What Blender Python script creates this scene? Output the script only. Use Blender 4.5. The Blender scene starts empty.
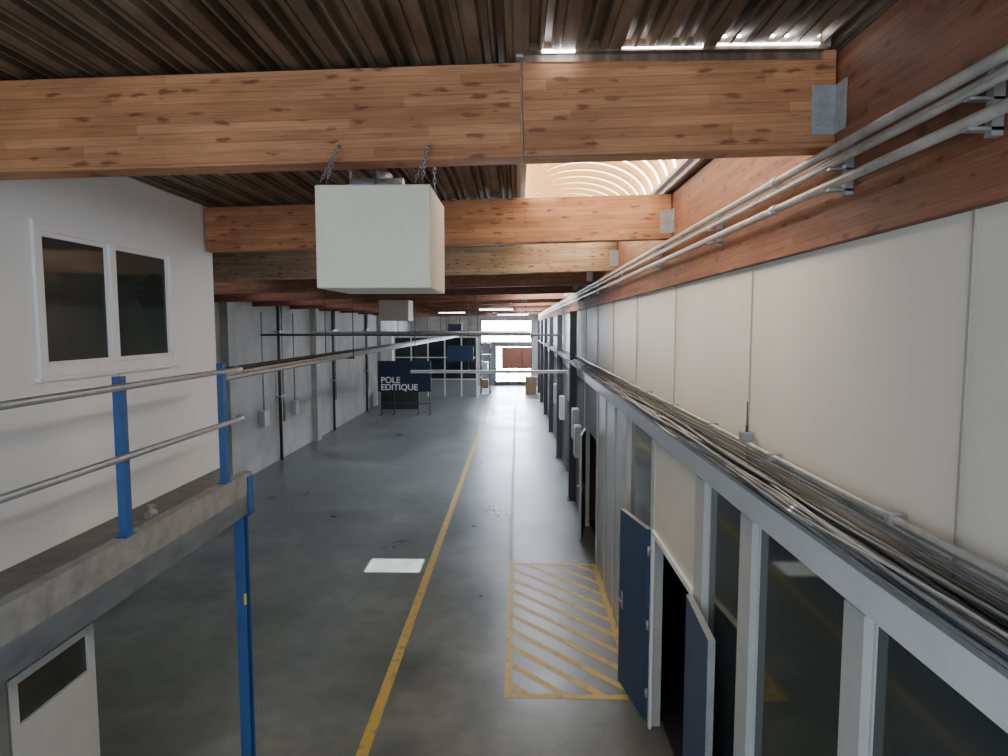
import bpy, math, random
from mathutils import Vector, Matrix
random.seed(7)
CAM=4.2
# ---------------------------------------------------------------- materials
def newmat(name):
    m=bpy.data.materials.new(name); m.use_nodes=True
    nt=m.node_tree; b=nt.nodes['Principled BSDF']
    return m,nt,b
def rgb(r,g,b): # sRGB 0-255 -> linear
    f=lambda c:(c/255/12.92) if c/255<=0.04045 else ((c/255+0.055)/1.055)**2.4
    return (f(r),f(g),f(b),1)
def coords(nt,scale,rot=(0,0,0)):
    tc=nt.nodes.new('ShaderNodeTexCoord'); mp=nt.nodes.new('ShaderNodeMapping')
    mp.inputs['Scale'].default_value=scale; mp.inputs['Rotation'].default_value=rot
    nt.links.new(tc.outputs['Object'],mp.inputs['Vector']); return mp.outputs[0]
def noise(nt,vec,scale,detail=4,rough=0.55):
    n=nt.nodes.new('ShaderNodeTexNoise'); n.inputs['Scale'].default_value=scale
    n.inputs['Detail'].default_value=detail; n.inputs['Roughness'].default_value=rough
    nt.links.new(vec,n.inputs['Vector']); return n.outputs['Fac']
def ramp(nt,fac,stops):
    r=nt.nodes.new('ShaderNodeValToRGB'); e=r.color_ramp.elements
    e[0].position,e[0].color=stops[0]; e[1].position,e[1].color=stops[-1]
    for p,c in stops[1:-1]:
        x=e.new(p); x.color=c
    nt.links.new(fac,r.inputs[0]); return r.outputs[0]
def mix(nt,fac,a,b,mode='MIX'):
    m=nt.nodes.new('ShaderNodeMix'); m.data_type='RGBA'; m.blend_type=mode
    for s,v in ((m.inputs[0],fac),(m.inputs[6],a),(m.inputs[7],b)):
        if isinstance(v,bpy.types.NodeSocket): nt.links.new(v,s)
        else: s.default_value=v
    return m.outputs[2]
def math_(nt,op,a,b=0.0):
    m=nt.nodes.new('ShaderNodeMath'); m.operation=op
    for i,v in enumerate((a,b)):
        if isinstance(v,bpy.types.NodeSocket): nt.links.new(v,m.inputs[i])
        else: m.inputs[i].default_value=v
    return m.outputs[0]
def bump(nt,b,h,strength=0.3,dist=0.01):
    n=nt.nodes.new('ShaderNodeBump'); n.inputs['Strength'].default_value=strength; n.inputs['Distance'].default_value=dist
    nt.links.new(h,n.inputs['Height']); nt.links.new(n.outputs[0],b.inputs['Normal'])
def simple(name,c,rough=0.5,metal=0.0,var=0.12,sc=(3,3,3),nsc=1.5,bmp=0.0):
    m,nt,b=newmat(name); v=coords(nt,sc); f=noise(nt,v,nsc,5,0.6)
    dark=tuple(x*(1-var) for x in c[:3])+(1,); lite=tuple(min(1,x*(1+var)) for x in c[:3])+(1,)
    col=ramp(nt,f,[(0.3,dark),(0.7,lite)])
    nt.links.new(col,b.inputs['Base Color']); b.inputs['Roughness'].default_value=rough; b.inputs['Metallic'].default_value=metal
    if bmp: bump(nt,b,noise(nt,v,nsc*12,3),bmp,0.004)
    return m
def wood(name,tint,dark=1.0):
    m,nt,b=newmat(name)
    tc=nt.nodes.new('ShaderNodeTexCoord'); sep=nt.nodes.new('ShaderNodeSeparateXYZ'); nt.links.new(tc.outputs['Object'],sep.inputs[0])
    lam=math_(nt,'FLOOR',math_(nt,'DIVIDE',sep.outputs[2],0.043))
    seg=math_(nt,'FLOOR',math_(nt,'ADD',math_(nt,'DIVIDE',sep.outputs[0],0.95),math_(nt,'MULTIPLY',lam,0.37)))
    cmb=nt.nodes.new('ShaderNodeCombineXYZ'); nt.links.new(lam,cmb.inputs[0]); nt.links.new(seg,cmb.inputs[1])
    wn=nt.nodes.new('ShaderNodeTexWhiteNoise'); nt.links.new(cmb.outputs[0],wn.inputs[0])
    g=noise(nt,coords(nt,(1.3,14,44)),2.2,7,0.7)
    base=ramp(nt,g,[(0.28,tuple(x*0.52 for x in tint[:3])+(1,)),(0.5,tint),(0.75,tuple(min(1,x*1.35) for x in tint[:3])+(1,))])
    lamc=ramp(nt,wn.outputs['Value'],[(0,(0.70,0.62,0.55,1)),(1,(1.0,1.0,1.0,1))])
    c=mix(nt,1.0,base,lamc,'MULTIPLY')
    fr=math_(nt,'FRACT',math_(nt,'DIVIDE',sep.outputs[2],0.043)); gl=math_(nt,'LESS_THAN',fr,0.08)
    c=mix(nt,math_(nt,'MULTIPLY',gl,0.5),c,tuple(x*0.32 for x in tint[:3])+(1,))
    vo=nt.nodes.new('ShaderNodeTexVoronoi'); vo.inputs['Scale'].default_value=1.0
    wv=nt.nodes.new('ShaderNodeVectorMath'); wv.operation='ADD'
    nz=nt.nodes.new('ShaderNodeTexNoise'); nz.inputs['Scale'].default_value=1.5; nz.inputs['Detail'].default_value=3
    cc=coords(nt,(8,5,28)); nt.links.new(cc,nz.inputs['Vector']); nt.links.new(cc,wv.inputs[0]); nt.links.new(nz.outputs['Color'],wv.inputs[1])
    nt.links.new(wv.outputs[0],vo.inputs['Vector'])
    k=ramp(nt,vo.outputs['Distance'],[(0.0,(1,1,1,1)),(0.2,(0.85,0.85,0.85,1)),(0.38,(0,0,0,1))])
    sepc=nt.nodes.new('ShaderNodeSeparateColor'); nt.links.new(vo.outputs['Color'],sepc.inputs[0])
    sel=math_(nt,'GREATER_THAN',sepc.outputs[0],0.62)
    c=mix(nt,math_(nt,'MULTIPLY',math_(nt,'MULTIPLY',k,0.88),sel),c,(tint[0]*0.28,tint[1]*0.16,tint[2]*0.11,1))
    st=noise(nt,coords(nt,(0.9,1,2.5)),1.3,5,0.6)
    c=mix(nt,1.0,c,ramp(nt,st,[(0.32,(0.66*dark,0.6*dark,0.56*dark,1)),(0.62,(dark,dark,dark,1))]),'MULTIPLY')
    nt.links.new(c,b.inputs['Base Color']); b.inputs['Roughness'].default_value=0.62
    bump(nt,b,g,0.2,0.003); return m
def emis(name,c,s):
    m,nt,b=newmat(name); b.inputs['Base Color'].default_value=c
    b.inputs['Emission Color'].default_value=c; b.inputs['Emission Strength'].default_value=s; return m

M={}
M['wood']=wood('glulam_pine',(0.50,0.245,0.118,1))
M['wood_pale']=wood('glulam_bleached',(0.44,0.32,0.21,1))
M['wood_red']=wood('glulam_redbrown',(0.32,0.135,0.070,1),0.9)
M['panel']=simple('offwhite_wall_panel',rgb(212,212,205),0.45,0,0.05,(1,1,1),0.8)
M['office']=simple('office_white_panel',rgb(222,228,234),0.5,0,0.04,(1,1,1),0.9)
M['seam']=simple('panel_seam',rgb(160,157,148),0.6)
M['white']=simple('white_pvc',rgb(225,229,233),0.35,0,0.04)
M['greyframe']=simple('aluminium_frame',rgb(182,187,188),0.4,0.1,0.06)
M['boxwhite']=simple('heater_enamel',rgb(200,197,184),0.5,0,0.06,(2,2,2),2)
M['blue']=simple('blue_paint',rgb(46,88,146),0.42,0,0.14)
M['bluedoor']=simple('blue_door_paint',rgb(48,72,108),0.5,0,0.12)
M['galv']=simple('galvanised_steel',rgb(158,162,167),0.42,0.45,0.15,(6,6,6),3)
M['pipe']=simple('pipe_grey',rgb(160,158,154),0.4,0.2,0.28,(2,2,2),4)
M['steel']=simple('dark_steel',rgb(66,67,70),0.5,0.3,0.15)
M['cable']=simple('cable_black',rgb(62,66,71),0.7,0,0.2)
M['cableg']=simple('cable_grey',rgb(126,132,138),0.7,0,0.2)
M['cablew']=simple('cable_white',rgb(168,173,178),0.7,0,0.1)
M['concrete']=simple('deck_concrete',rgb(104,108,108),0.75,0,0.25,(2,2,2),3,0.3)
M['curb']=simple('deck_curb_concrete',rgb(134,138,138),0.75,0,0.25,(2,2,2),4,0.3)
M['fascia']=simple('deck_fascia',rgb(98,106,114),0.6,0,0.25,(1,1,3),3,0.2)
M['lwall']=simple('painted_block_wall',rgb(168,169,165),0.75,0,0.16,(0.7,0.7,0.7),1.5,0.2)
M['rwall']=simple('grey_lower_wall',rgb(112,115,115),0.6,0,0.15,(1,1,1),1.5)
M['navy']=simple('navy_sign',rgb(28,40,66),0.45,0,0.06)
M['bluesign']=simple('blue_sign',rgb(40,66,96),0.45,0,0.06)
M['terra']=simple('terracotta_sign',rgb(150,100,80),0.5,0,0.1)
M['card']=simple('cardboard',rgb(138,112,86),0.8,0,0.1)
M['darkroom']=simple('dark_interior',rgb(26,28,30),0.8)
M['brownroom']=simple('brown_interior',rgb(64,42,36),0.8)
M['text']=simple('sign_lettering',rgb(235,235,235),0.5,0,0.02)
M['yellowtag']=simple('yellow_tag',rgb(205,180,60),0.5)
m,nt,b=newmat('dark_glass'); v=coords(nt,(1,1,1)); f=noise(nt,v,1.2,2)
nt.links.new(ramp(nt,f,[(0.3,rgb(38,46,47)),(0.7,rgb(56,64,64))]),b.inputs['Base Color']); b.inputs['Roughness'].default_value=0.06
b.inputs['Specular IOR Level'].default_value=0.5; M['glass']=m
m,nt,b=newmat('frosted_glass'); b.inputs['Base Color'].default_value=rgb(140,146,148); b.inputs['Roughness'].default_value=0.25; M['frost']=m
# floor
m,nt,b=newmat('worn_concrete_floor')
v=coords(nt,(1,1,1)); n1=noise(nt,v,0.6,6,0.62); n2=noise(nt,v,3.5,6,0.66); n3=noise(nt,coords(nt,(1.6,0.4,1)),0.9,4,0.55)
c=ramp(nt,n1,[(0.28,rgb(80,86,86)),(0.5,rgb(108,114,112)),(0.72,rgb(136,141,137))])
c=mix(nt,0.65,c,ramp(nt,n3,[(0.25,(0.64,0.66,0.65,1)),(0.7,(1,1,1,1))]),'MULTIPLY')
c=mix(nt,0.65,c,ramp(nt,n2,[(0.3,(0.62,0.62,0.62,1)),(0.66,(1,1,1,1))]),'MULTIPLY')
nt.links.new(c,b.inputs['Base Color'])
nt.links.new(ramp(nt,n1,[(0.2,(0.22,)*3+(1,)),(0.8,(0.46,)*3+(1,))]),b.inputs['Roughness'])
b.inputs['Specular IOR Level'].default_value=0.48
M['floor']=m
def paint(name,c1,wear):
    m,nt,b=newmat(name); v=coords(nt,(1,1,1)); n=noise(nt,v,9,6,0.7)
    nt.links.new(mix(nt,ramp(nt,n,[(wear,(0,0,0,1)),(wear+0.14,(1,1,1,1))]),rgb(104,107,100),c1),b.inputs['Base Color']); b.inputs['Roughness'].default_value=0.5; return m
M['yellow']=paint('yellow_floor_paint',rgb(186,158,66),0.33)
M['faded']=paint('faded_line_paint',rgb(150,152,130),0.42)
# ceiling deck
m,nt,b=newmat('rusty_steel_decking')
n=noise(nt,coords(nt,(6,0.9,1)),1.6,5,0.65); n2=noise(nt,coords(nt,(1,1,1)),1.0,5)
c=ramp(nt,n,[(0.3,rgb(80,70,62)),(0.5,rgb(112,99,87)),(0.72,rgb(152,138,122))])
c=mix(nt,0.7,c,ramp(nt,n2,[(0.38,(0.5,0.41,0.34,1)),(0.6,(1,0.97,0.94,1))]),'MULTIPLY')
nt.links.new(c,b.inputs['Base Color']); b.inputs['Roughness'].default_value=0.48; b.inputs['Metallic'].default_value=0.35; M['deck']=m
M['vaultA']=emis('skylight_grp_light',rgb(255,243,215),9.0)
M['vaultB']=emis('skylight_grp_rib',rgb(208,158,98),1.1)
M['skypanel']=emis('skylight_panel_daylight',rgb(240,245,255),26.0)
M['skybright']=emis('skylight_edge_daylight',rgb(245,248,255),30.0)
M['left_fill']=emis('added_rooflight_fill',rgb(236,243,255),1.2)  # glow of the added left-bay fill panels
M['daywin']=emis('daylight_glazing',rgb(225,238,255),60.0)
M['tube']=emis('fluorescent_diffuser',rgb(240,246,255),12.0)

# ---------------------------------------------------------------- builder
class B:
    def __init__(s): s.v=[];s.f=[];s.mi=[];s.m=[];s.sm=[]
    def _m(s,k):
        if k not in s.m: s.m.append(k)
        return s.m.index(k)
    def box(s,x0,x1,y0,y1,z0,z1,k,M4=None):
        i=len(s.v); P=[Vector((x,y,z)) for z in (z0,z1) for y in (y0,y1) for x in (x0,x1)]
        if M4: P=[M4@p for p in P]
        s.v+=P
        for q in ((0,2,3,1),(4,5,7,6),(0,1,5,4),(2,6,7,3),(0,4,6,2),(1,3,7,5)):
            s.f.append([i+a for a in q]); s.mi.append(s._m(k)); s.sm.append(False)
        return s
    def tube(s,pts,r,k,n=10):
        pts=[Vector(p) for p in pts]; i=len(s.v); mk=s._m(k)
        for j,p in enumerate(pts):
            d=(pts[min(j+1,len(pts)-1)]-pts[max(j-1,0)]).normalized()
            up=Vector((0,0,1)) if abs(d.z)<0.9 else Vector((0,1,0))
            a=d.cross(up).normalized(); c=a.cross(d)
            for t in range(n):
                w=2*math.pi*t/n; s.v.append(p+a*r*math.cos(w)+c*r*math.sin(w))
        for j in range(len(pts)-1):
            for t in range(n):
                a=i+j*n+t; b2=i+j*n+(t+1)%n
                s.f.append([a,b2,b2+n,a+n]); s.mi.append(mk); s.sm.append(True)
        s.f.append([i+t for t in range(n)][::-1]); s.mi.append(mk); s.sm.append(False)
        e=i+(len(pts)-1)*n; s.f.append([e+t for t in range(n)]); s.mi.append(mk); s.sm.append(False)
        return s
    def quad(s,a,b,c,d,k):
        i=len(s.v); s.v+=[Vector(a),Vector(b),Vector(c),Vector(d)]; s.f.append([i,i+1,i+2,i+3]); s.mi.append(s._m(k)); s.sm.append(False)
    def make(s,name,loc=None,rot=None,bevel=0,parent=None):
        me=bpy.data.meshes.new(name); me.from_pydata([tuple(v) for v in s.v],[],s.f)
        for k in s.m: me.materials.append(M[k])
        me.polygons.foreach_set('material_index',s.mi); me.polygons.foreach_set('use_smooth',s.sm); me.update()
        o=bpy.data.objects.new(name,me); bpy.context.scene.collection.objects.link(o)
        if loc: o.location=loc
        if rot: o.rotation_euler=rot
        if bevel:
            md=o.modifiers.new('bevel','BEVEL'); md.width=bevel; md.segments=2; md.limit_method='ANGLE'
        if parent: o.parent=parent
        return o
RX=1.40; LX=-7.5; YB=-6; YE=45.0
def zc(x): return CAM+1.20+0.025*(x-1.4)   # underside of roof deck

# ---------------------------------------------------------------- shell
B().box(LX-0.3,6,YB,YE+0.5,-0.2,0,'floor').make('floor')
b=B().box(LX-0.3,LX,YB,YE+0.5,0,5.5,'lwall')
for y in (16.0,23.0,34.0):
    b.box(LX,LX+0.2,y,y+0.45,0,5.15,'lwall')
b.make('wall_left')
b=B()
b.box(LX,-2.6,YE,YE+0.2,0,5.4,'lwall').box(0.95,RX,YE,YE+0.2,0,5.4,'lwall').box(-2.6,0.95,YE,YE+0.2,4.55,5.5,'lwall').box(-2.6,0.95,YE,YE+0.2,2.75,3.1,'rwall')
b.box(-2.6,-1.6,YE,YE+0.2,0,2.75,'rwall')
b.make('wall_back')
b=B().box(-2.6,0.95,YE+0.1,YE+0.12,3.1,4.55,'daywin')
for x in (-2.6,-1.7,-0.8,0.1,0.9): b.box(x,x+0.06,YE-0.02,YE+0.1,3.1,4.55,'steel')
b.box(-2.6,0.95,YE-0.02,YE+0.1,3.8,3.86,'steel'); b.make('window_1')
b=B().box(-1.6,0.95,YE+0.1,YE+0.12,0.0,2.75,'daywin')
for x in (-1.6,-0.75,0.1,0.9): b.box(x,x+0.08,YE-0.02,YE+0.1,0,2.75,'steel')
b.box(-1.6,0.95,YE-0.02,YE+0.1,0,0.3,'steel'); b.box(-1.6,0.95,YE-0.02,YE+0.1,2.1,2.18,'steel')
b.make('door_1')

# right wall : upper panels
b=B().box(RX+0.02,RX+0.14,-3,YE,3.30,4.70,'panel')
y=2.05-1.88*2
while y<YE:
    b.box(RX+0.012,RX+0.021,y-0.006,y+0.006,3.32,4.62,'seam'); y+=1.88
b.box(RX,RX+0.14,-3,YE,3.04,3.30,'white')
for a,c in ((0.6,0.9),(2.51,2.67),(3.74,3.94),(4.72,4.95),(6.45,6.60),(8.05,8.2),(11.05,11.25),(13.2,13.4)):
    b.box(RX-0.01,RX+0.1,a,c,0,3.04,'greyframe')
b.box(RX,RX+0.1,4.95,6.45,2.12,3.04,'panel')
b.box(RX,RX+0.1,8.2,11.05,0,3.04,'frost')
for yy in (9.1,10.05): b.box(RX-0.01,RX+0.1,yy,yy+0.06,0,3.04,'greyframe')
b.box(RX,RX+0.1,11.25,13.2,2.15,3.04,'rwall')
b.box(RX,RX+0.1,13.4,17.2,0,3.04,'rwall').box(RX,RX+0.1,17.2,18.3,2.1,3.04,'rwall').box(RX,RX+0.1,18.3,YE,0,3.04,'rwall')
b.box(RX,RX+0.1,-3,0.6,0,3.04,'panel')
b.box(RX,RX+0.1,0.6,4.70,0,0.12,'greyframe')
b.make('wall_right')
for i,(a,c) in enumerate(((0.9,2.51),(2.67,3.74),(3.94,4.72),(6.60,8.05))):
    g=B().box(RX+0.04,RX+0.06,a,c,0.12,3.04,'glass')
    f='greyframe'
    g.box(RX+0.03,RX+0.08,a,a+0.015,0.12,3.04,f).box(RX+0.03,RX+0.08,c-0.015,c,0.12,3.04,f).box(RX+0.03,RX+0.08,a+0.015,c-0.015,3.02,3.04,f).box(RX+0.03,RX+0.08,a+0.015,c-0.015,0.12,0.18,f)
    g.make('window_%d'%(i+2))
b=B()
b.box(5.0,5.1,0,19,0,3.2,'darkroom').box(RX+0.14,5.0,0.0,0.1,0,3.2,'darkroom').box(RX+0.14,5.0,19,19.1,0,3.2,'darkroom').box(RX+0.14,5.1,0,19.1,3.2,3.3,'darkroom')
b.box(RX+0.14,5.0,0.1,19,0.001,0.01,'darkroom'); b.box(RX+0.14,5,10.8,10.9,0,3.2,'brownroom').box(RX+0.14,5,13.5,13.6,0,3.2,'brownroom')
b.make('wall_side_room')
for y in (15.2,20.2,25.2,30.2,35.2,40.2):
    c=B(); c.box(RX-0.16,RX-0.005,y,y+0.03,0,4.55,'steel').box(RX-0.16,RX-0.005,y+0.2,y+0.23,0,4.55,'steel').box(RX-0.09,RX-0.07,y+0.03,y+0.2,0,4.55,'steel').box(RX-0.2,RX-0.002,y-0.05,y+0.28,0,0.02,'steel')
    c.make('steel_column')
def leaf(hx,hy,fx,fy,name):
    L=math.hypot(fx-hx,fy-hy); ang=math.atan2(fy-hy,fx-hx)
    b=B().box(0,L,-0.022,0.022,0.01,2.08,'bluedoor')
    b.box(L-0.004,L+0.006,-0.024,0.024,0.01,2.08,'galv').box(0.0,L,-0.024,0.024,2.08,2.088,'galv')
    for sgn in (-1,1):
        b.box(L-0.12,L-0.06,sgn*0.024-0.004,sgn*0.024+0.004,0.93,1.13,'galv')
        b.tube([(L-0.09,sgn*0.024,1.05),(L-0.09,sgn*0.07,1.05),(L-0.21,sgn*0.07,1.05)],0.01,'galv',8)
    for z in (0.25,1.0,1.8): b.tube([(0,0.0,z),(0,0.0,z+0.1)],0.018,'galv',8)
    return b.make(name,(hx,hy,0),(0,0,ang))
leaf(1.372,6.56,1.215,7.32,'door_2')
leaf(1.355,4.93,1.31,4.19,'door_3')
b=B().box(RX-0.03,RX-0.001,4.95,5.0,0,2.12,'white').box(RX-0.03,RX-0.001,6.40,6.45,0,2.12,'white').box(RX-0.03,RX-0.001,5.0,6.40,2.07,2.12,'white'); b.make('trim_1')
leaf(1.39,13.15,1.22,12.3,'door_4')

# roof deck: corrugated, with openings
b=B(); P=0.20; prof=[(0,0),(0.040,0),(0.050,0.038),(0.078,0.038),(0.088,0),(0.100,0),(0.110,0.038),(0.138,0.038),(0.148,0),(0.172,0),(0.174,0.008),(0.180,0.008),(0.182,0),(0.20,0)]
def deck(x0,x1,y0,y1):
    xs=[]; k=math.floor(x0/P)
    while k*P<x1:
        for px,pz in prof[:-1]:
            x=k*P+px
            if x0<x<x1: xs.append((x,pz))
        k+=1
    xs=[(x0,xs[0][1])]+xs+[(x1,xs[-1][1])]
    for (xa,za),(xb,zb) in zip(xs,xs[1:]):
        b.quad((xa,y0,zc(xa)+za),(xa,y1,zc(xa)+za),(xb,y1,zc(xb)+zb),(xb,y0,zc(xb)+zb),'deck')
VX0,VX1=0.02,1.30; VY0,VY1=2.86,9.9
LXa,LXb=-6.3,-4.9
segs=[(LX-0.3,RX+0.6,-3,VY0)]+[(LX-0.3,VX0,VY0,6.6),(VX1,RX+0.6,VY0,6.6)]
def row(y0,y1,holes):
    x=LX-0.3
    for a,c in holes:
        segs.append((x,a,y0,y1)); x=c
    segs.append((x,RX+0.6,y0,y1))
LH=(LXa,LXb); VH=(VX0,VX1); SH=(-2.63,-1.68)  # LH and SH: added openings, for left fill and the sun patch
row(6.6,VY1,[LH,VH]); row(VY1,10.6,[LH]); row(10.6,11.23,[LH,SH]); row(11.23,13,[LH])
FAR=((15,19),(22,26),(29,33),(36,41))
row(13,15,[LH])
for a,c in FAR: row(a,c,[LH,VH])
for a,c in ((19,22),(26,29),(33,36),(41,43)): row(a,c,[LH])
row(43,YE+0.3,[])
for s in segs: deck(*s)
b.make('ceiling')
b=B(); N=24; W=(VX1-VX0)/2; cx=(VX0+VX1)/2; rise=0.40; z0=zc(cx)+0.06
def arc(t,off=0):
    a=math.pi*t; return cx-(W+off)*math.cos(a), z0+(rise+off)*math.sin(a)
y=2.9; st=0.30
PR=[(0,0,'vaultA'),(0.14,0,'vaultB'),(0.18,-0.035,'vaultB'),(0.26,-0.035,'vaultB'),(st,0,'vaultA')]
while y<VY1-st:
    for (ya,oa,k),(yb,ob,_) in zip(PR,PR[1:]):
        for j in range(N):
            x1,z1=arc(j/N,oa); x2,z2=arc((j+1)/N,oa); x3,z3=arc(j/N,ob); x4,z4=arc((j+1)/N,ob)
            kk='skybright' if (j<3 or j>=N-3) and k=='vaultA' else k
            b.quad((x1,y+ya,z1),(x2,y+ya,z2),(x4,y+yb,z4),(x3,y+yb,z3),kk)
    y+=st
for yy in (2.88,y):
    for j in range(N):
        x1,z1=arc(j/N); x2,z2=arc((j+1)/N); b.quad((x1,yy,z0-0.1),(x2,yy,z0-0.1),(x2,yy,z2),(x1,yy,z1),'vaultA' if yy>5 else 'deck')
b.box(VX0-0.03,VX0+0.045,VY0,VY1,z0-0.015,z0+0.02,'galv').box(VX1-0.045,VX1+0.03,VY0,VY1,z0-0.015,z0+0.02,'galv')
for x in (VX0-0.03,VX1): b.box(x,x+0.03,VY0,VY1,zc(x)-0.01,z0+0.02,'galv')
b.box(VX0,VX1,2.84,2.87,zc(0.6)-0.01,z0+0.02,'deck').box(VX0,VX1,y,VY1+0.02,z0-0.02,z0+0.02,'galv')
# slim daylight gap in the flashing in front of the vault
b.box(0.78,1.27,2.832,2.839,zc(1.0)-0.004,zc(1.0)+0.002,'skybright').box(0.44,0.78,2.832,2.839,zc(0.6)-0.003,zc(0.6)+0.0,'skybright')
b.box(0.85,1.27,2.832,2.839,zc(1.0)+0.028,zc(1.0)+0.036,'skybright').box(0.1,0.24,2.832,2.839,zc(0.1)-0.006,zc(0.1)+0.006,'skybright')
b.make('barrel_vault_skylight')
def rooflight(x0,x1,a,c,k):
    z=zc(x1)+0.10
    b=B().box(x0,x1,a,c,z,z+0.02,k)
    b.box(x0-0.03,x0,a,c,zc(x0)-0.01,z+0.02,'galv').box(x1,x1+0.03,a,c,zc(x1)-0.01,z+0.02,'galv')
    b.make('rooflight')
for a,c in FAR: rooflight(VX0,VX1,a,c,'skypanel')
for a,c in ((6.6,15),(15,24),(24,33),(33,43)): rooflight(LXa,LXb,a,c,'left_fill')  # added glowing panels, hidden behind the beams, filling the left bay with light
z=zc(-2.2)
b=B().box(-2.67,-2.63,10.56,11.27,z-0.03,z+0.12,'galv').box(-1.68,-1.64,10.56,11.27,z-0.03,z+0.12,'galv').box(-2.63,-1.68,10.56,10.6,z-0.03,z+0.12,'galv').box(-2.63,-1.68,11.23,11.27,z-0.03,z+0.12,'galv'); b.make('added_sun_slot')  # added opening, out of view, that shapes sunlight into the floor patch

# ---------------------------------------------------------------- timber
BY=[2.89,5.86]+[9.0+3.0*i for i in range(12)]
TH=math.atan(0.025)
def crossbeam(x0,x1,y,h,k,zt,wd=0.14):
    L=x1-x0
    b=B().box(0,L,0,wd,-h,0,k)
    return b.make('timber_beam',(x0,y,zt),(0,-TH,0),bevel=0.004)
for i,y in enumerate(BY):
    if i==0:
        crossbeam(-2.86,0.006,y,0.40,'wood',zc(-2.9)-0.02); crossbeam(0.014,1.37,y,0.41,'wood',zc(0.014)-0.012)
    elif i==1: crossbeam(-2.86,1.37,y,0.395,'wood',zc(-2.9)-0.02)
    else: crossbeam(LX,1.37,y,0.42,'wood_pale' if i==2 else 'wood_red',zc(LX)-0.01)
b=B().box(0,YE+3,-0.16,0,0,0.82,'wood_red')
b.make('timber_edge_beam',(RX-0.02,-3,4.56),(0,0,math.pi/2),bevel=0.004)
for i,y in enumerate(BY):
    if i>5: break
    zb=zc(1.3)-0.4
    g=B().box(1.27,1.376,y-0.006,y,zb+0.03,zb+0.24,'galv').box(1.370,1.378,y-0.09,y,zb+0.03,zb+0.24,'galv')
    for dz in (0.07,0.13,0.19):
        g.tube([(1.30,y-0.006,zb+dz),(1.30,y-0.012,zb+dz)],0.006,'pipe',6); g.tube([(1.34,y-0.006,zb+dz),(1.34,y-0.012,zb+dz)],0.006,'pipe',6)
        g.tube([(1.37,y-0.05,zb+dz),(1.365,y-0.05,zb+dz)],0.006,'pipe',6)
    g.make('beam_hanger_plate')

# ---------------------------------------------------------------- services, right
def wob(x,z,y0,y1,step,ax,az):
    pts=[];y=y0
    px=random.uniform(0,6);pz=random.uniform(0,6)
    while y<=y1:
        pts.append((min(1.388,x+ax*math.sin(y*1.3+px)+ax*0.5*math.sin(y*2.7+pz)),y,max(3.312,z+az*math.sin(y*1.7+pz)+az*0.5*math.sin(y*3.7+px)))); y+=step
    return pts
b=B()
for x,z,r in ((1.30,4.2+0.725,0.019),(1.325,4.2+0.69,0.015),(1.30,4.2+0.665,0.012),(1.30,4.2+0.585,0.019)):
    b.tube([(x,y,z) for y in (-1,3,8,15,25,40)],r,'pipe')
for y in (1.9,2.72,4.4,6.2,8.5,11,14,17):
    b.box(1.345,1.378,y,y+0.03,4.2+0.54,4.2+0.77,'galv').box(1.28,1.378,y,y+0.03,4.2+0.555,4.2+0.565,'galv').box(1.28,1.378,y,y+0.03,4.2+0.64,4.2+0.648,'galv')
for y in (3.3,9.3): 
    for z in (4.925,4.785): b.tube([(1.30,y,z),(1.30,y+0.06,z)],0.025,'galv')
b.make('pipe_run')
b=B().tube([(1.37,-1,3.50),(1.37,6,3.50),(1.37,30,3.50)],0.014,'pipe')
for y in (1.2,2.3,3.4,4.5,5.6,6.7,7.8): b.box(1.345,1.411,y,y+0.03,3.48,3.52,'galv')
b.make('conduit')
b=B()
b.box(1.26,1.398,-1,40,3.295,3.303,'galv').box(1.26,1.264,-1,40,3.303,3.318,'galv')
b.make('cable_tray')
b=B()
for i in range(42):
    k=random.choice(['cable','cable','cableg','cableg','cableg','cablew'])
    t=random.random(); xx=1.24+0.145*t; hh=0.105*math.sin(math.pi*min(1,0.25+0.6*t))
    b.tube(wob(xx,3.316+random.uniform(0.2,1)*hh,-1,32,0.2,random.uniform(0.006,0.032),random.uniform(0.003,0.018)),random.uniform(0.005,0.0095),k,6)
for i in range(4):
    b.tube(wob(1.388,3.42+0.018*i,-1,32,0.3,0.003,0.008),0.005,'cableg',6)
b.make('cable_bundle')
b=B().box(1.33,1.40,3.78,3.84,3.515,3.57,'cableg').tube([(1.365,3.81,3.57),(1.365,3.81,3.75)],0.005,'steel',6); b.tube([(1.365,3.81,3.57),(1.365,3.81,3.61)],0.009,'steel',6); b.make('antenna')
for y,z in ((13.9,1.3),(14.5,1.6),(19,1.4),(22,1.5)):
    B().box(RX-0.14,RX-0.001,y,y+0.4,z,z+0.7,'greyframe').box(RX-0.15,RX-0.14,y+0.03,y+0.37,z+0.03,z+0.67,'greyframe').make('electrical_cabinet',bevel=0.005)

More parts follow.
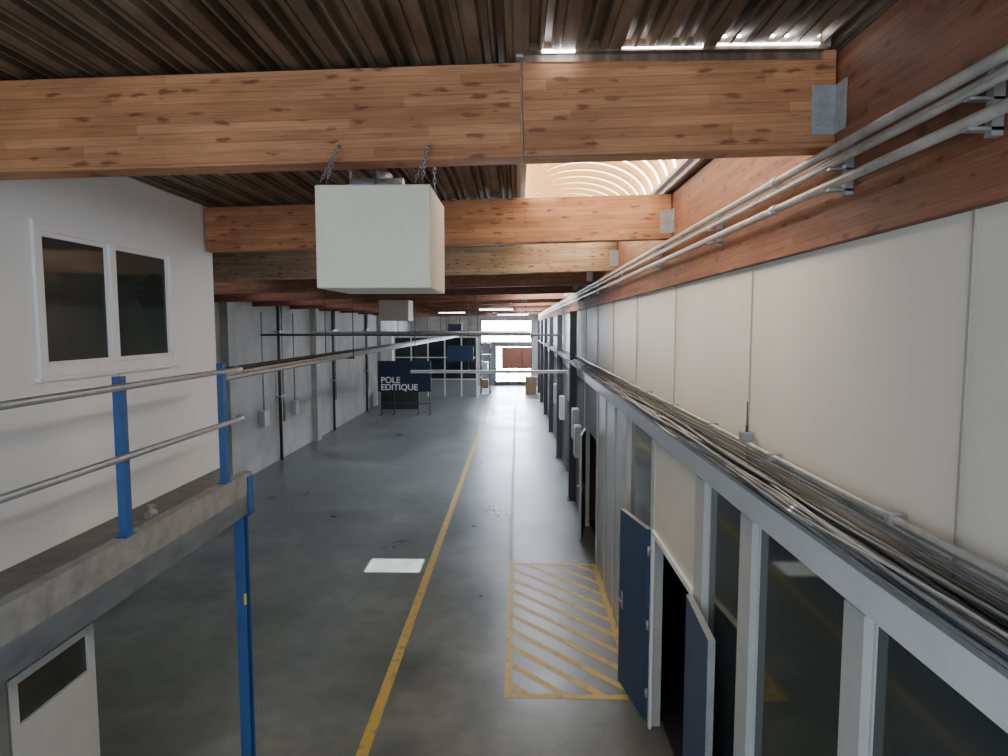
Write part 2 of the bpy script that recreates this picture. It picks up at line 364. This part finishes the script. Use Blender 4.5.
# ---------------------------------------------------------------- left office + mezzanine
OX=-2.87; DZ=2.84; DB=2.57; OY=6.02
b=B()
WY0,WY1,WZ0,WZ1=3.76,5.30,3.89,4.83
zt=zc(OX)
b.box(OX-0.12,OX,-2,WY0,DZ,zt,'office').box(OX-0.12,OX,WY1,OY,DZ,zt,'office').box(OX-0.12,OX,WY0,WY1,DZ,WZ0,'office').box(OX-0.12,OX,WY0,WY1,WZ1,zt,'office')
b.box(LX,OX-0.12,OY-0.12,OY,DZ,zc(LX),'office')
b.box(OX,OX+0.004,1.2,1.208,DZ,zt,'seam').box(OX,OX+0.003,4.52,4.526,DZ,WZ0,'seam')
b.make('wall_office')
b=B(); fx0,fx1=OX-0.05,OX+0.02
b.box(fx0,fx1,WY0,WY1,WZ0,WZ0+0.06,'white').box(fx0,fx1,WY0,WY1,WZ1-0.06,WZ1,'white').box(fx0,fx1,WY0,WY0+0.06,WZ0+0.06,WZ1-0.06,'white').box(fx0,fx1,WY1-0.06,WY1,WZ0+0.06,WZ1-0.06,'white')
mid=4.50
b.box(fx0,fx1,mid-0.03,mid+0.03,WZ0+0.06,WZ1-0.06,'white')
for a,c in ((WY0+0.06,mid-0.03),(mid+0.03,WY1-0.06)):
    z0_,z1_=WZ0+0.06,WZ1-0.06; t=0.03
    b.box(fx0+0.01,fx1-0.02,a,c,z0_,z0_+t,'white').box(fx0+0.01,fx1-0.02,a,c,z1_-t,z1_,'white').box(fx0+0.01,fx1-0.02,a,a+t,z0_+t,z1_-t,'white').box(fx0+0.01,fx1-0.02,c-t,c,z0_+t,z1_-t,'white')
    b.box(OX-0.02,OX-0.012,a+t,c-t,z0_+t,z1_-t,'glass')
b.box(OX,OX+0.035,WY0-0.03,WY1+0.03,WZ0-0.025,WZ0,'white')
b.make('window_6')
EX=-2.35; DY=5.5; CZ=2.925
b=B().box(LX,EX-0.08,-2,DY,DB+0.06,DZ,'concrete').box(EX-0.08,EX,-2,DY+0.02,DZ-0.1,CZ,'curb').box(EX-0.02,EX-0.004,-2,DY,DB,DZ-0.1,'fascia').box(EX-0.14,EX-0.02,-2,DY,DB,DB+0.06,'fascia').box(OX-0.1,EX-0.004,DY-0.0,DY+0.016,DB,DZ-0.001,'fascia')
b.box(LX,OX,DY+0.02,OY,DB,DZ-0.001,'concrete')
b.make('mezzanine_deck')
b=B()
for y in (2.42,3.76,5.08): 
    b.box(EX-0.06,EX-0.01,y-0.03,y+0.03,CZ,3.90,'blue').box(EX-0.075,EX-0.0,y-0.05,y+0.05,CZ,CZ+0.01,'blue')
for z in (3.84,3.42): b.tube([(EX+0.012,-1,z),(EX+0.012,5.2,z),(EX+0.0,5.36,z-0.003),(EX-0.06,5.42,z)],0.021,'galv')
b.make('guard_railing')
cx0=EX-0.04
b=B().box(cx0-0.09,cx0,DY-0.09,DY-0.08,0,DB,'blue').box(cx0-0.09,cx0,DY+0.0,DY+0.01,0,DB,'blue').box(cx0-0.05,cx0-0.04,DY-0.08,DY,0,DB,'blue').box(cx0-0.16,cx0+0.06,DY-0.16,DY+0.08,0,0.015,'blue').box(EX+0.001,EX+0.012,DY-0.09,DY+0.02,DB-0.012,CZ-0.03,'blue').box(cx0-0.06,EX+0.012,DY-0.09,DY+0.015,DB-0.014,DB-0.002,'blue').box(cx0-0.02,cx0+0.002,DY-0.092,DY-0.08,1.75,1.85,'yellowtag')
b.make('blue_steel_column')
b=B().box(OX-0.1,OX,-2,3.38,0,DB,'rwall').box(OX-0.1,OX,3.38,4.13,2.22,DB,'rwall')
b.box(LX,OX-0.055,4.03,4.13,0,DB,'rwall'); b.make('wall_lower_left')
b=B().box(OX-0.05,OX-0.0,3.40,4.12,0.01,1.90,'greyframe').box(OX-0.05,OX,3.40,3.46,1.90,2.20,'greyframe').box(OX-0.05,OX,4.06,4.12,1.90,2.20,'greyframe').box(OX-0.05,OX,3.46,4.06,2.15,2.20,'greyframe').box(OX-0.03,OX-0.02,3.46,4.06,1.90,2.15,'glass')
b.tube([(OX,3.50,1.05),(OX+0.05,3.50,1.05),(OX+0.05,3.62,1.05)],0.01,'galv',8); b.make('door_5')
b=B().tube([(-2.6,4.35,DZ+0.03),(-2.6,4.43,DZ+0.03)],0.03,'galv').tube([(-2.6,4.39,DZ+0.03),(-2.6,4.39,DZ+0.09)],0.012,'galv').tube([(-2.63,4.39,DZ+0.09),(-2.57,4.39,DZ+0.09)],0.01,'galv'); b.make('pipe_valve')

# ---------------------------------------------------------------- hanging unit
def chain(b,p0,p1,k='steel',r=0.004,ll=0.03):
    p0=Vector(p0);p1=Vector(p1); n=max(2,int((p1-p0).length/(ll*0.75))); d=(p1-p0)/n
    for i in range(n):
        c=p0+d*(i+0.5); w=0.007
        s=Vector((1,0,0)) if i%2 else Vector((0,1,0)); u=d.normalized()
        pts=[c+s*w*math.cos(2*math.pi*t/8)+u*ll*0.5*math.sin(2*math.pi*t/8) for t in range(9)]
        b.tube(pts,r*0.6,k,5)
HD=2.68
hx0,hx1=-0.842,-0.362; hz0,hz1=4.2+0.158,4.2+0.582
par=B().box(hx0,hx1,HD,HD+0.5,hz0,hz1,'boxwhite').make('unit_heater',bevel=0.006)
b=B()
for x in (hx0+0.04,hx1-0.04):
    for y in (HD+0.05,HD+0.45):
        b.tube([(x,y,hz1),(x,y,hz1+0.03)],0.008,'steel',6)
    chain(b,(x,HD+0.05,hz1+0.03),(x+0.01,HD+0.18,hz1+0.21),'galv')
    chain(b,(x,HD+0.45,hz1+0.03),(x+0.01,HD+0.38,zc(x)-0.35),'galv')
    chain(b,(x-0.03,HD+0.05,hz1+0.02),(x+0.0,HD+0.17,hz1+0.17),'galv')
    b.tube([(x+0.01,BY[0]-0.001,hz1+0.21),(x+0.01,BY[0]-0.03,hz1+0.21)],0.006,'galv',6)
b.box(hx0+0.04,hx0+0.3,HD+0.32,HD+0.36,hz1+0.01,hz1+0.06,'galv')
b.tube([(hx0+0.05,HD+0.4,hz1+0.08),(hx0+0.3,HD+0.4,hz1+0.08)],0.035,'galv',12)
b.tube([(hx0+0.2,HD+0.25,hz1),(hx0+0.2,HD+0.25,hz1+0.1),(hx0+0.23,HD+0.4,hz1+0.12)],0.02,'galv',10)
b.make('suspension_chains',parent=par)
b=B().box(-3.5,-2.75,16.1,16.8,4.33,4.85,'boxwhite')
for x in (-3.4,-2.85):
    b.tube([(x,16.5,4.85),(x,16.5,zc(x)-0.02)],0.01,'steel',6)
b.make('unit_heater',bevel=0.006)

# ---------------------------------------------------------------- pipes left / cross
b=B()
for dx,dz,k in ((0,0,'pipe'),(-0.12,0.03,'steel'),(0.1,-0.02,'galv'),(-0.22,0.0,'pipe')):
    b.tube([(-2.9+dx,OY+0.01,3.72+dz),(-2.9+dx,15.7,3.72+dz),(-2.9+dx,30,3.72+dz)],0.025,k,8)
for y in (10.5,16.9,22.5,28.5):
    b.box(-3.2,-2.7,y,y+0.04,3.66,3.69,'steel')
    for x in (-3.18,-2.72): b.tube([(x,y+0.02,3.67),(x,y+0.02,zc(x)-0.02)],0.008,'steel',6)
b.make('suspended_pipe_rack')
b=B().box(-2.6,RX-0.2,15.4,15.5,3.06,3.13,'white').box(-2.6,RX-0.2,15.52,15.56,3.1,3.13,'steel')
for x in (-2.5,-1.2,0.1): b.tube([(x,15.5,3.13),(x,15.5,zc(x)-0.02)],0.007,'steel',6)
b.make('cable_trunking')
b=B().tube([(-5.1,15.8,4.03),(0.3,15.8,4.03),(0.35,15.8,3.9)],0.04,'pipe',8).tube([(LX+0.3,17.8,3.95),(RX-0.2,17.8,3.95)],0.03,'steel',8)
for x in (-5,-3.8,-1,0.2): b.tube([(x,15.8,4.05),(x,15.8,zc(x)-0.02)],0.008,'steel',6)
b.make('overhead_pipe')
for y in (19.6,25.4,31):
    B().tube([(LX+0.12,y,0.02),(LX+0.12,y,5.0)],0.05,'steel',8).tube([(LX+0.1,y+0.35,1.2),(LX+0.1,y+0.35,4.9)],0.03,'pipe',8).box(LX+0.001,LX+0.18,y-0.07,y+0.42,2,2.04,'galv').box(LX+0.001,LX+0.18,y-0.07,y+0.42,4,4.04,'galv').make('downpipe')
for y in (18.2,20.8): B().box(LX+0.01,LX+0.18,y,y+0.35,1.3,1.75,'greyframe').tube([(LX+0.1,y+0.17,1.75),(LX+0.1,y+0.17,4.6)],0.025,'pipe',8).make('electrical_cabinet')
for x,y,L in ((-1.55,25.5,1.35),(-1.2,37.5,1.8),(-3.9,31.5,1.3)):
    b=B().box(x,x+L,y,y+0.14,4.86,4.92,'white').box(x+0.02,x+L-0.02,y-0.01,y+0.15,4.83,4.86,'tube')
    for xx in (x+0.1,x+L-0.1): b.tube([(xx,y+0.07,4.92),(xx,y+0.07,zc(xx)-0.02)],0.006,'steel',6)
    b.make('linear_lamp')

# ---------------------------------------------------------------- signs
def sign(x0,x1,y,z0,z1,k,hang=True):
    b=B().box(x0,x1,y,y+0.05,z0,z1,k)
    if hang:
        for x in (x0+0.1,x1-0.1): b.tube([(x,y+0.025,z1),(x,y+0.025,zc(x)-0.02)],0.008,'steel',6)
    return b
b=sign(-6.62,-4.1,30.0,1.10,2.56,'navy',False)
for x in (-6.5,-5.9,-4.75,-4.2): b.box(x,x+0.05,30.06,30.11,0,1.5,'steel').box(x-0.02,x+0.07,29.8,30.4,0,0.04,'steel')
b.box(-6.5,-4.15,30.06,30.11,0.5,0.55,'steel')
o=b.make('freestanding_sign')
cu=bpy.data.curves.new('lettering','FONT'); cu.body='POLE\nEDITIQUE'; cu.size=0.40; cu.extrude=0.003; cu.space_line=0.85; cu.offset=0.008
t=bpy.data.objects.new('lettering',cu); t.data.materials.append(M['text']); bpy.context.scene.collection.objects.link(t)
t.location=(-6.48,29.994,1.52); t.rotation_euler=(math.pi/2,0,0); t.parent=o
sign(-4.0,-2.5,36.0,2.2,3.1,'bluesign').make('hanging_sign')
sign(-0.8,0.65,31.5,2.1,3.15,'terra').make('hanging_sign')
sign(-3.6,-2.9,33.0,3.9,4.3,'navy').make('hanging_sign'); sign(-2.3,-1.7,29.5,3.85,4.2,'greyframe').make('hanging_sign')
b=B()
for x in (-7.4,-6.4,-5.4,-4.4,-3.4,-2.5): b.box(x,x+0.08,38,38.08,0,3.6,'white')
b.box(-7.4,-2.42,38.02,38.05,0,1.0,'frost').box(-7.4,-2.42,38.03,38.05,1.0,3.5,'glass').box(-7.4,-2.42,38,38.08,3.5,3.6,'white').box(-7.4,-2.42,38,38.08,1.0,1.06,'white').box(-7.4,-2.42,38,38.08,2.3,2.36,'white')
b.make('glazed_partition')
b=B().box(-6.9,-5.0,32,32.06,0,1.0,'steel').box(-6.9,-6.84,32.06,33,0,1.0,'steel').box(-5.06,-5.0,32.06,33,0,1.0,'steel').box(-6.95,-4.95,31.95,32.5,1.0,1.05,'greyframe'); b.make('service_counter')
for x,y,h in ((0.45,39,1.1),):
    b=B().box(x,x+0.7,y,y+0.6,0,h,'card').box(x+0.33,x+0.37,y-0.003,y+0.603,0,h+0.003,'curb'); b.make('cardboard_box')
b=B()
for x in (-2.3,-1.75):
    for y in (39,39.9): b.box(x,x+0.05,y,y+0.05,0,3.2,'steel')
for z in (0.4,1.4,2.4,3.1): b.box(-2.3,-1.7,39,39.95,z,z+0.05,'steel')
b.box(-2.22,-1.8,39.1,39.7,0.45,0.9,'card').box(-2.2,-1.85,39.1,39.7,1.45,2.0,'greyframe').make('storage_rack')

# ---------------------------------------------------------------- floor markings
B().box(-1.585,-1.465,1,40,0.0005,0.003,'yellow').make('yellow_floor_line')
B().box(-0.17,-0.09,11.07,34,0.0005,0.002,'faded').make('faded_floor_line')
hx0_,hx1_,hy0,hy1=-0.15,1.395,6.93,11.07; w=0.085
b=B().box(hx0_,hx0_+w,hy0,hy1,0.0005,0.003,'yellow').box(hx1_-w,hx1_,hy0,hy1,0.0005,0.003,'yellow').box(hx0_+w,hx1_-w,hy0,hy0+w,0.0005,0.003,'yellow').box(hx0_+w,hx1_-w,hy1-w,hy1,0.0005,0.003,'yellow')
ix0,ix1,iy0,iy1=hx0_+w,hx1_-w,hy0+w,hy1-w
sl=-1.05; c=iy0+0.1; sw=0.13
def clip(poly,f):
    out=[]
    for i in range(len(poly)):
        p,q=poly[i],poly[(i+1)%len(poly)]; a,d=f(p),f(q)
        if a>=0: out.append(p)
        if a*d<0: t=a/(a-d); out.append((p[0]+(q[0]-p[0])*t,p[1]+(q[1]-p[1])*t))
    return out
while c<iy1+1.7:
    poly=[(ix0,c),(ix1,c+sl*(ix1-ix0)),(ix1,c+sw+sl*(ix1-ix0)),(ix0,c+sw)]
    poly=clip(poly,lambda p:p[1]-iy0)
    if len(poly)>2: poly=clip(poly,lambda p:iy1-p[1])
    if len(poly)>2:
        i=len(b.v); b.v+=[Vector((p[0],p[1],0.003)) for p in poly]; b.f.append([i+j for j in range(len(poly))]); b.mi.append(b._m('yellow')); b.sm.append(False)
    c+=0.45
b.make('hatched_floor_marking')

# ---------------------------------------------------------------- light
w=bpy.data.worlds.new('World'); bpy.context.scene.world=w; w.use_nodes=True
bg=w.node_tree.nodes['Background']; bg.inputs[0].default_value=(0.85,0.925,1.0,1); bg.inputs[1].default_value=4.1
s=bpy.data.lights.new('sun','SUN'); s.energy=26; s.angle=0.01; s.color=(1,0.97,0.92)
o=bpy.data.objects.new('sun',s); bpy.context.scene.collection.objects.link(o); o.location=(0,0,20)

cam=bpy.data.cameras.new('camera'); cam.sensor_width=36; cam.lens=640/1008*36; cam.clip_end=200; cam.clip_start=0.05
co=bpy.data.objects.new('camera',cam); bpy.context.scene.collection.objects.link(co)
co.location=(0,0,CAM); co.rotation_euler=(math.radians(90-4.65),0,math.radians(1.25))
bpy.context.scene.camera=co
